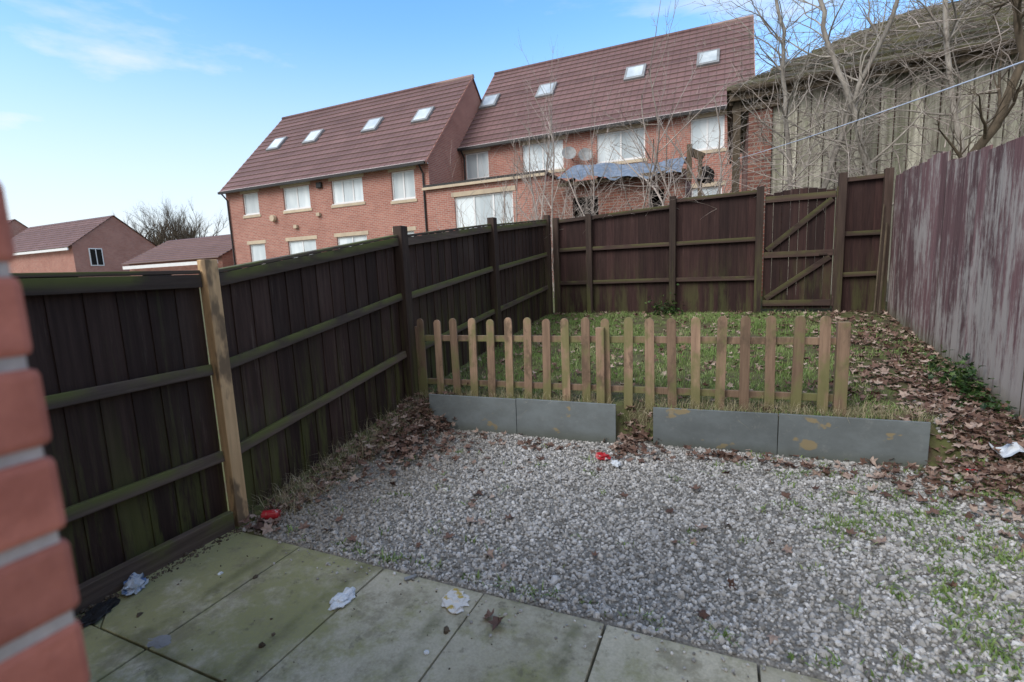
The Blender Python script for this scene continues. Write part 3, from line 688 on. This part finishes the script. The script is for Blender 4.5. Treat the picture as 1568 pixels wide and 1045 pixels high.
# distant houses
def far_house(name,x0,x1,y0,y1,zg,ze,zr,axis='x',wins=[]):
    e=empty(name); B=MB()
    ym=(y0+y1)/2
    B.add([(x0,y0,zg),(x1,y0,zg),(x1,y1,zg),(x0,y1,zg),(x0,y0,ze),(x1,y0,ze),(x1,y1,ze),(x0,y1,ze),(x0,ym,zr),(x1,ym,zr)],
          [(0,1,5,4),(1,2,6,9,5),(2,3,7,6),(3,0,4,8,7)]); B.build('walls',M['brick'],e)
    R=MB(); m=(zr-ze)/(ym-y0); roof_front(R,x0-.2,x1+.15,y0,ze+.03,m,ym-y0,.3,12)
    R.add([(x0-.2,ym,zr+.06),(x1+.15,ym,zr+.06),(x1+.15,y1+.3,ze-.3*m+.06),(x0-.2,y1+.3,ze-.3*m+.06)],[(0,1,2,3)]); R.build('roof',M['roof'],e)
    W=MB();G=MB()
    for (yc,zc,w,h) in wins:
        W.bx(x1+.005,x1+.06,yc-w/2,yc+w/2,zc-h/2,zc+h/2); G.bx(x1+.065,x1+.075,yc-w/2+.08,yc-.04,zc-h/2+.08,zc+h/2-.08); G.bx(x1+.065,x1+.075,yc+.04,yc+w/2-.08,zc-h/2+.08,zc+h/2-.08)
    W.bx(x0,x1+.1,y0-.4,y0-.33,ze-.45,ze-.25)
    if wins: G.build('glass',M['darkroom'],e)
    W.build('trim',M['white'],e)
    return e
far_house('brick_house',-64,-50,23.3,30,0,5.3,7.9,wins=[(24.9,4.3,1.0,1.5)])
far_house('brick_house',-100,-84,29,38,0,7.0,10.8)
far_house('brick_garage',-36,-27,19.7,25.5,0,3.2,4.7)
far_house('brick_house',30,60,48,58,0,6,10)

# ------------------------------------------------------------ timber clad building right
ob=empty('timber_clad_outbuilding'); B=MB()
run_boards(B,(.67,10.5),(9.5,10.5),.9,.9,4.55,4.6,.2,.03,(0,0),jag=.0,tilt=.08,gap=.018); B.build('cladding',M['clad'],ob)
Q=MB(); Q.bx(.28,.66,10.42,10.8,.8,4.4); Q.bx(.66,9.5,10.6,10.9,.8,4.4); Q.bx(.28,.6,10.8,16,.8,4.4); Q.build('brick_walls',M['brick_old'],ob)
Q=MB(); Q.beam((-.05,10.25,4.55),(9.8,10.25,4.62),.06,.16); Q.box((.08,10.4,2.7),(.13,.13,3.7)); Q.beam((-.02,10.3,4.5),(-.02,16.2,4.5),.06,.16); Q.beam((.0,10.4,4.35),(.9,10.4,4.38),.08,.12); Q.build('timber_frame',M['darkbark'],ob,bevel=.005)
Q=MB(); Q.tube([Vector((-.02,10.15,4.62)),Vector((9.8,10.15,4.68))],[.05,.05],8); Q.build('gutter',M['darkbark'],ob)
Q=MB()
for k in range(9):
    f0=k/9;f1=(k+1)/9
    def ept(f,side):
        xl=-.1+3.3*f; y=10.15+3.0*f; z=4.66+1.8*f
        return (xl,y,z) if side==0 else (12,y,z)
    a,b,c,d=ept(f0,0),ept(f0,1),ept(f1,1),ept(f1,0)
    up=lambda p,o:(p[0],p[1],p[2]+o)
    Q.add([up(a,.05),up(b,.05),up(c,0),up(d,0),up(a,-.02),up(b,-.02)],[(0,1,2,3),(4,5,1,0)])
    Q.add([(-.1+3.3*f0,10.15+3.0*f0,4.71+1.8*f0),(-.1+3.3*f1,10.15+3*f1,4.66+1.8*f1),(-.1+3.3*f1,16.1-3*f1,4.66+1.8*f1),(-.1+3.3*f0,16.1-3*f0,4.71+1.8*f0)],[(0,1,2,3)])
Q.add([(-.1,16.1,4.66),(12,16.1,4.66),(12,13.1,6.46),(3.2,13.1,6.46)],[(0,1,2,3)])
Q.build('hipped_roof',M['moss'],ob)

# ------------------------------------------------------------ trees
def grow(mb,p,d,L,r,depth,maxd,up=.04,wob=.13,kids=(3,6),cl=.55,ang=(25,55)):
    n=max(3,int(L/.16)); st=L/n; pts=[p.copy()];rd=[r]
    dirs=[d.copy()]
    for i in range(n):
        d=(d+Vector((random.gauss(0,wob),random.gauss(0,wob),random.gauss(0,wob)+up))).normalized()
        p=p+d*st; pts.append(p.copy()); rd.append(r*(1-.7*(i+1)/n)); dirs.append(d.copy())
    mb.tube(pts,rd,6 if r>.02 else (4 if r>.006 else 3))
    if depth<maxd:
        for _ in range(random.randint(*kids)):
            i=random.randint(max(1,n//4),n); a=rad(random.uniform(*ang)); q=dirs[i].cross(Vector((random.gauss(0,1),random.gauss(0,1),random.gauss(0,1)))).normalized()
            nd=(Matrix.Rotation(a,3,q)@dirs[i]).normalized()
            grow(mb,pts[i],nd,L*cl*random.uniform(.6,1.15),max(.0028,rd[i]*.62),depth+1,maxd,up,wob,kids,cl,ang)
def tree(name,base,d,L,r,maxd,mat,**k):
    mb=MB(); grow(mb,Vector(base),Vector(d).normalized(),L,r,0,maxd,**k); return mb.build(name,mat,smooth=True)
for x,y,h,l in((-4.1,12,4.9,.02),(-4.75,12.4,4.2,-.1),(-3.6,12.6,4.0,.08),(-5.4,13,3.6,-.1),(-4.4,12.2,4.5,-.04),(-6.2,13,3.2,.05)):
    tree('bare_sapling_tree',(x,y,1.0),(l,0,1),h,.034,2,M['twig'],kids=(10,14),cl=.32,up=.05,wob=.05,ang=(18,45))
for x,y,h,l in((-1.3,11,4.4,-.08),(-.8,11.2,4.3,.05),(-.4,10.9,4.0,.12),(-1.9,11.3,3.5,-.15),(-1.0,11.5,4.0,.1),(.1,11.0,4.1,.1),(-1.6,11.6,4.1,-.04),(-.2,11.3,4.3,-.05),(-2.4,11.8,3.2,-.1)):
    tree('bare_shrub_tree',(x,y,1.0),(l,0,1),h,.034,3,M['twig'],kids=(4,7),cl=.38,up=.04,wob=.09,ang=(20,55))
def ptree(name,path,r0,mat,nk,maxd=2,klen=1.3):
    mb=MB(); pts=[Vector(p) for p in path]; P2=[]
    for i in range(len(pts)-1):
        for k in range(5): P2.append(pts[i].lerp(pts[i+1],k/5)+Vector((random.gauss(0,.015),random.gauss(0,.015),0)))
    P2.append(pts[-1]); m=len(P2); rd=[r0*(1-.6*i/m) for i in range(m)]; mb.tube(P2,rd,8)
    for _ in range(nk):
        i=random.randint(m//4,m-1); d=(P2[i]-P2[i-1]).normalized(); q=d.cross(Vector((random.gauss(0,1),random.gauss(0,1),random.gauss(0,1)))).normalized()
        nd=Matrix.Rotation(rad(random.uniform(30,75)),3,q)@d
        grow(mb,P2[i],nd,klen*random.uniform(.5,1.2),rd[i]*.45,1,1+maxd,up=.03,wob=.15,kids=(4,6),cl=.5)
    return mb.build(name,mat,smooth=True)
ptree('bare_tree',[(2.35,9.6,.8),(2.1,9.5,2.0),(1.95,9.5,3.0),(1.65,9.45,4.0),(1.25,9.4,5.1),(1.1,9.4,6.2)],.06,M['bark'],24)
ptree('bare_tree',[(1.0,9.5,.8),(.95,9.5,2.5),(.76,9.5,4.2),(.72,9.5,5.2),(.5,9.6,6.2)],.045,M['bark'],22)
ptree('bare_tree',[(1.3,9.7,.8),(1.35,9.6,2.6),(1.7,9.5,4.0),(2.2,9.5,5.3),(2.6,9.4,6.3)],.05,M['bark'],22)
ptree('bare_tree',[(3.1,9.3,.8),(2.9,9.3,2.5),(3.3,9.2,3.3),(3.55,9.2,4.1),(3.4,9.2,4.9),(3.1,9.2,6.2)],.075,M['darkbark'],16)
ptree('bare_tree',[(3.6,9.8,.8),(3.3,9.8,2.5),(2.9,9.8,4.4),(2.8,9.7,5.8),(2.7,9.7,6.6)],.05,M['bark'],22)
mb=MB()
for _ in range(340):
    p=Vector((random.uniform(.3,5.2),random.uniform(9.3,10.1),random.uniform(2.6,5.0))); d=Vector((random.gauss(0,1),random.gauss(0,.25),random.gauss(.1,.5))).normalized()
    grow(mb,p,d,random.uniform(.6,1.6),random.uniform(.004,.009),0,1,up=-.01,wob=.2,kids=(1,3))
for _ in range(340):
    f=random.uniform(0,.95); x=random.uniform(-.1+3.3*f,6.5); p=Vector((x,10.15+3*f,4.72+1.8*f)); d=Vector((random.gauss(0,1),random.gauss(0,.6),random.gauss(.25,.25))).normalized()
    grow(mb,p,d,random.uniform(.4,1.2),random.uniform(.004,.008),0,1,up=-.02,wob=.22,kids=(1,3))
for _ in range(80):
    p=Vector((random.uniform(-1.2,1.6),random.uniform(8.7,9.6),random.uniform(2.2,3.3))); d=Vector((random.gauss(-.4,1),random.gauss(0,.25),random.gauss(.3,.5))).normalized()
    grow(mb,p,d,random.uniform(.6,1.5),random.uniform(.004,.008),0,1,up=-.03,wob=.15,kids=(1,3))
for _ in range(26):
    p=Vector((random.uniform(-2.6,.3),8.62,random.uniform(2.3,2.6))); d=Vector((random.gauss(0,1),-.25,.35)).normalized()
    grow(mb,p,d,random.uniform(.4,.8),.004,0,1,up=-.12,wob=.12,kids=(0,2))
mb.build('bramble_vines',M['twig'],smooth=True)
mb=MB()
for _ in range(45):
    p=Vector((random.uniform(-6,-2.5),random.uniform(9.5,12),1.0)); grow(mb,p,Vector((random.gauss(0,.2),0,1)).normalized(),random.uniform(1.5,2.6),.012,0,2,kids=(2,4))
mb.build('bare_hedge_twigs',M['twig'])
for x,y,h in((-67,40,12.5),(-64,41,13),(-61.5,40,11),(-70,42,11.5)):
    mb=MB()
    for k in range(6): grow(mb,Vector((x+random.gauss(0,1.2),y,.5)),Vector((random.gauss(0,.15),0,1)).normalized(),h*.66,.22,0,3,kids=(8,11),cl=.42,up=.06,wob=.1,ang=(15,45))
    mb.build('distant_bare_tree',M['darkbark'])

A=Vector((.12,10.3,3.45));Bp=Vector((1.28,3.14,2.49)); C_=Bp+(Bp-A)*.5
pts=[]
for i in range(41):
    t=i/40; p=A.lerp(C_,t); p.z-=.10*4*t*(1-t)*.6-.03; pts.append(p)
Q=MB(); Q.tube(pts,[.004]*41,6); Q.build('washing_line',M['rope'],smooth=True)

# ------------------------------------------------------------ world / light
w=bpy.data.worlds.new("World"); SC.world=w; w.use_nodes=True; nt=w.node_tree; bg=nt.nodes['Background']
def MR(src,a,b,c=0,d=1):
    r=nt.nodes.new('ShaderNodeMapRange'); r.interpolation_type='SMOOTHSTEP'
    for i,v in zip((1,2,3,4),(a,b,c,d)): r.inputs[i].default_value=v
    nt.links.new(src,r.inputs[0]); return r.outputs[0]
sky=nt.nodes.new('ShaderNodeTexSky'); sky.sky_type='NISHITA'; sky.sun_disc=False; sky.sun_elevation=rad(38)
sun_dir=Vector((-.4,-.8,0)).normalized()
sky.sun_rotation=math.atan2(sun_dir.x,sun_dir.y)%(2*math.pi); sky.dust_density=1.2; sky.air_density=1.2
tc=nt.nodes.new('ShaderNodeTexCoord'); sep=nt.nodes.new('ShaderNodeSeparateXYZ'); nt.links.new(tc.outputs['Generated'],sep.inputs[0])
mp=nt.nodes.new('ShaderNodeMapping'); mp.inputs['Scale'].default_value=(1.2,1.6,5); mp.inputs['Location'].default_value=(.6,.3,0); nt.links.new(tc.outputs['Generated'],mp.inputs[0])
no=nt.nodes.new('ShaderNodeTexNoise'); no.inputs['Scale'].default_value=1.6; no.inputs['Detail'].default_value=8; no.inputs['Roughness'].default_value=.55; nt.links.new(mp.outputs[0],no.inputs[0])
def MM(op,a,b):
    x=nt.nodes.new('ShaderNodeMath'); x.operation=op
    for v,i in((a,0),(b,1)):
        if isinstance(v,float): x.inputs[i].default_value=v
        else: nt.links.new(v,x.inputs[i])
    return x.outputs[0]
cl=MM('MULTIPLY',MR(no.outputs[0],.45,.70),.75)
hz=MR(sep.outputs[2],-.02,.46,.97,.02)
back=MR(sep.outputs[1],.2,-.35,0,.97)  # white cloud added in the unseen sky behind the camera, for stronger ambient light
fac=MM('MAXIMUM',MM('MAXIMUM',cl,hz),back)
gn=nt.nodes.new('ShaderNodeMix'); gn.data_type='RGBA'; gn.blend_type='MULTIPLY'; gn.inputs[0].default_value=1; nt.links.new(sky.outputs[0],gn.inputs[6]); gn.inputs[7].default_value=(1.0,1.65,2.15,1)
mx=nt.nodes.new('ShaderNodeMix'); mx.data_type='RGBA'; nt.links.new(fac,mx.inputs[0])
nt.links.new(gn.outputs[2],mx.inputs[6]); mx.inputs[7].default_value=(6.7,6.8,7.0,1)
nt.links.new(mx.outputs[2],bg.inputs[0]); bg.inputs[1].default_value=.15
sl=bpy.data.lights.new('sun','SUN'); sl.energy=2.7; sl.angle=rad(35); sl.color=(1,.96,.91)
so=bpy.data.objects.new('sun',sl); link(so); sd=Vector((sun_dir.x*math.cos(rad(38)),sun_dir.y*math.cos(rad(38)),math.sin(rad(38))))
so.rotation_euler=sd.to_track_quat('Z','Y').to_euler(); so.location=(-5,-8,12)

# ------------------------------------------------------------ camera
cam=bpy.data.cameras.new('camera'); co=bpy.data.objects.new('camera',cam); link(co); SC.camera=co
cam.sensor_width=36; cam.lens=17.22; cam.clip_start=.05; cam.clip_end=2000
yaw,pit,rol=rad(24),rad(8.1),rad(2.4)
Fh=Vector((-math.sin(yaw),math.cos(yaw),0)); R=Vector((math.cos(yaw),math.sin(yaw),0)); Zv=Vector((0,0,1))
Fw=Fh*math.cos(pit)-Zv*math.sin(pit); U=Zv*math.cos(pit)+Fh*math.sin(pit)
rx=R*math.cos(rol)-U*math.sin(rol); uy=R*math.sin(rol)+U*math.cos(rol)
mat=Matrix((rx,uy,-Fw)).transposed().to_4x4(); mat.translation=Vector((0,0,1.6)); co.matrix_world=mat
cam.dof.use_dof=True; cam.dof.focus_distance=6; cam.dof.aperture_fstop=2.8
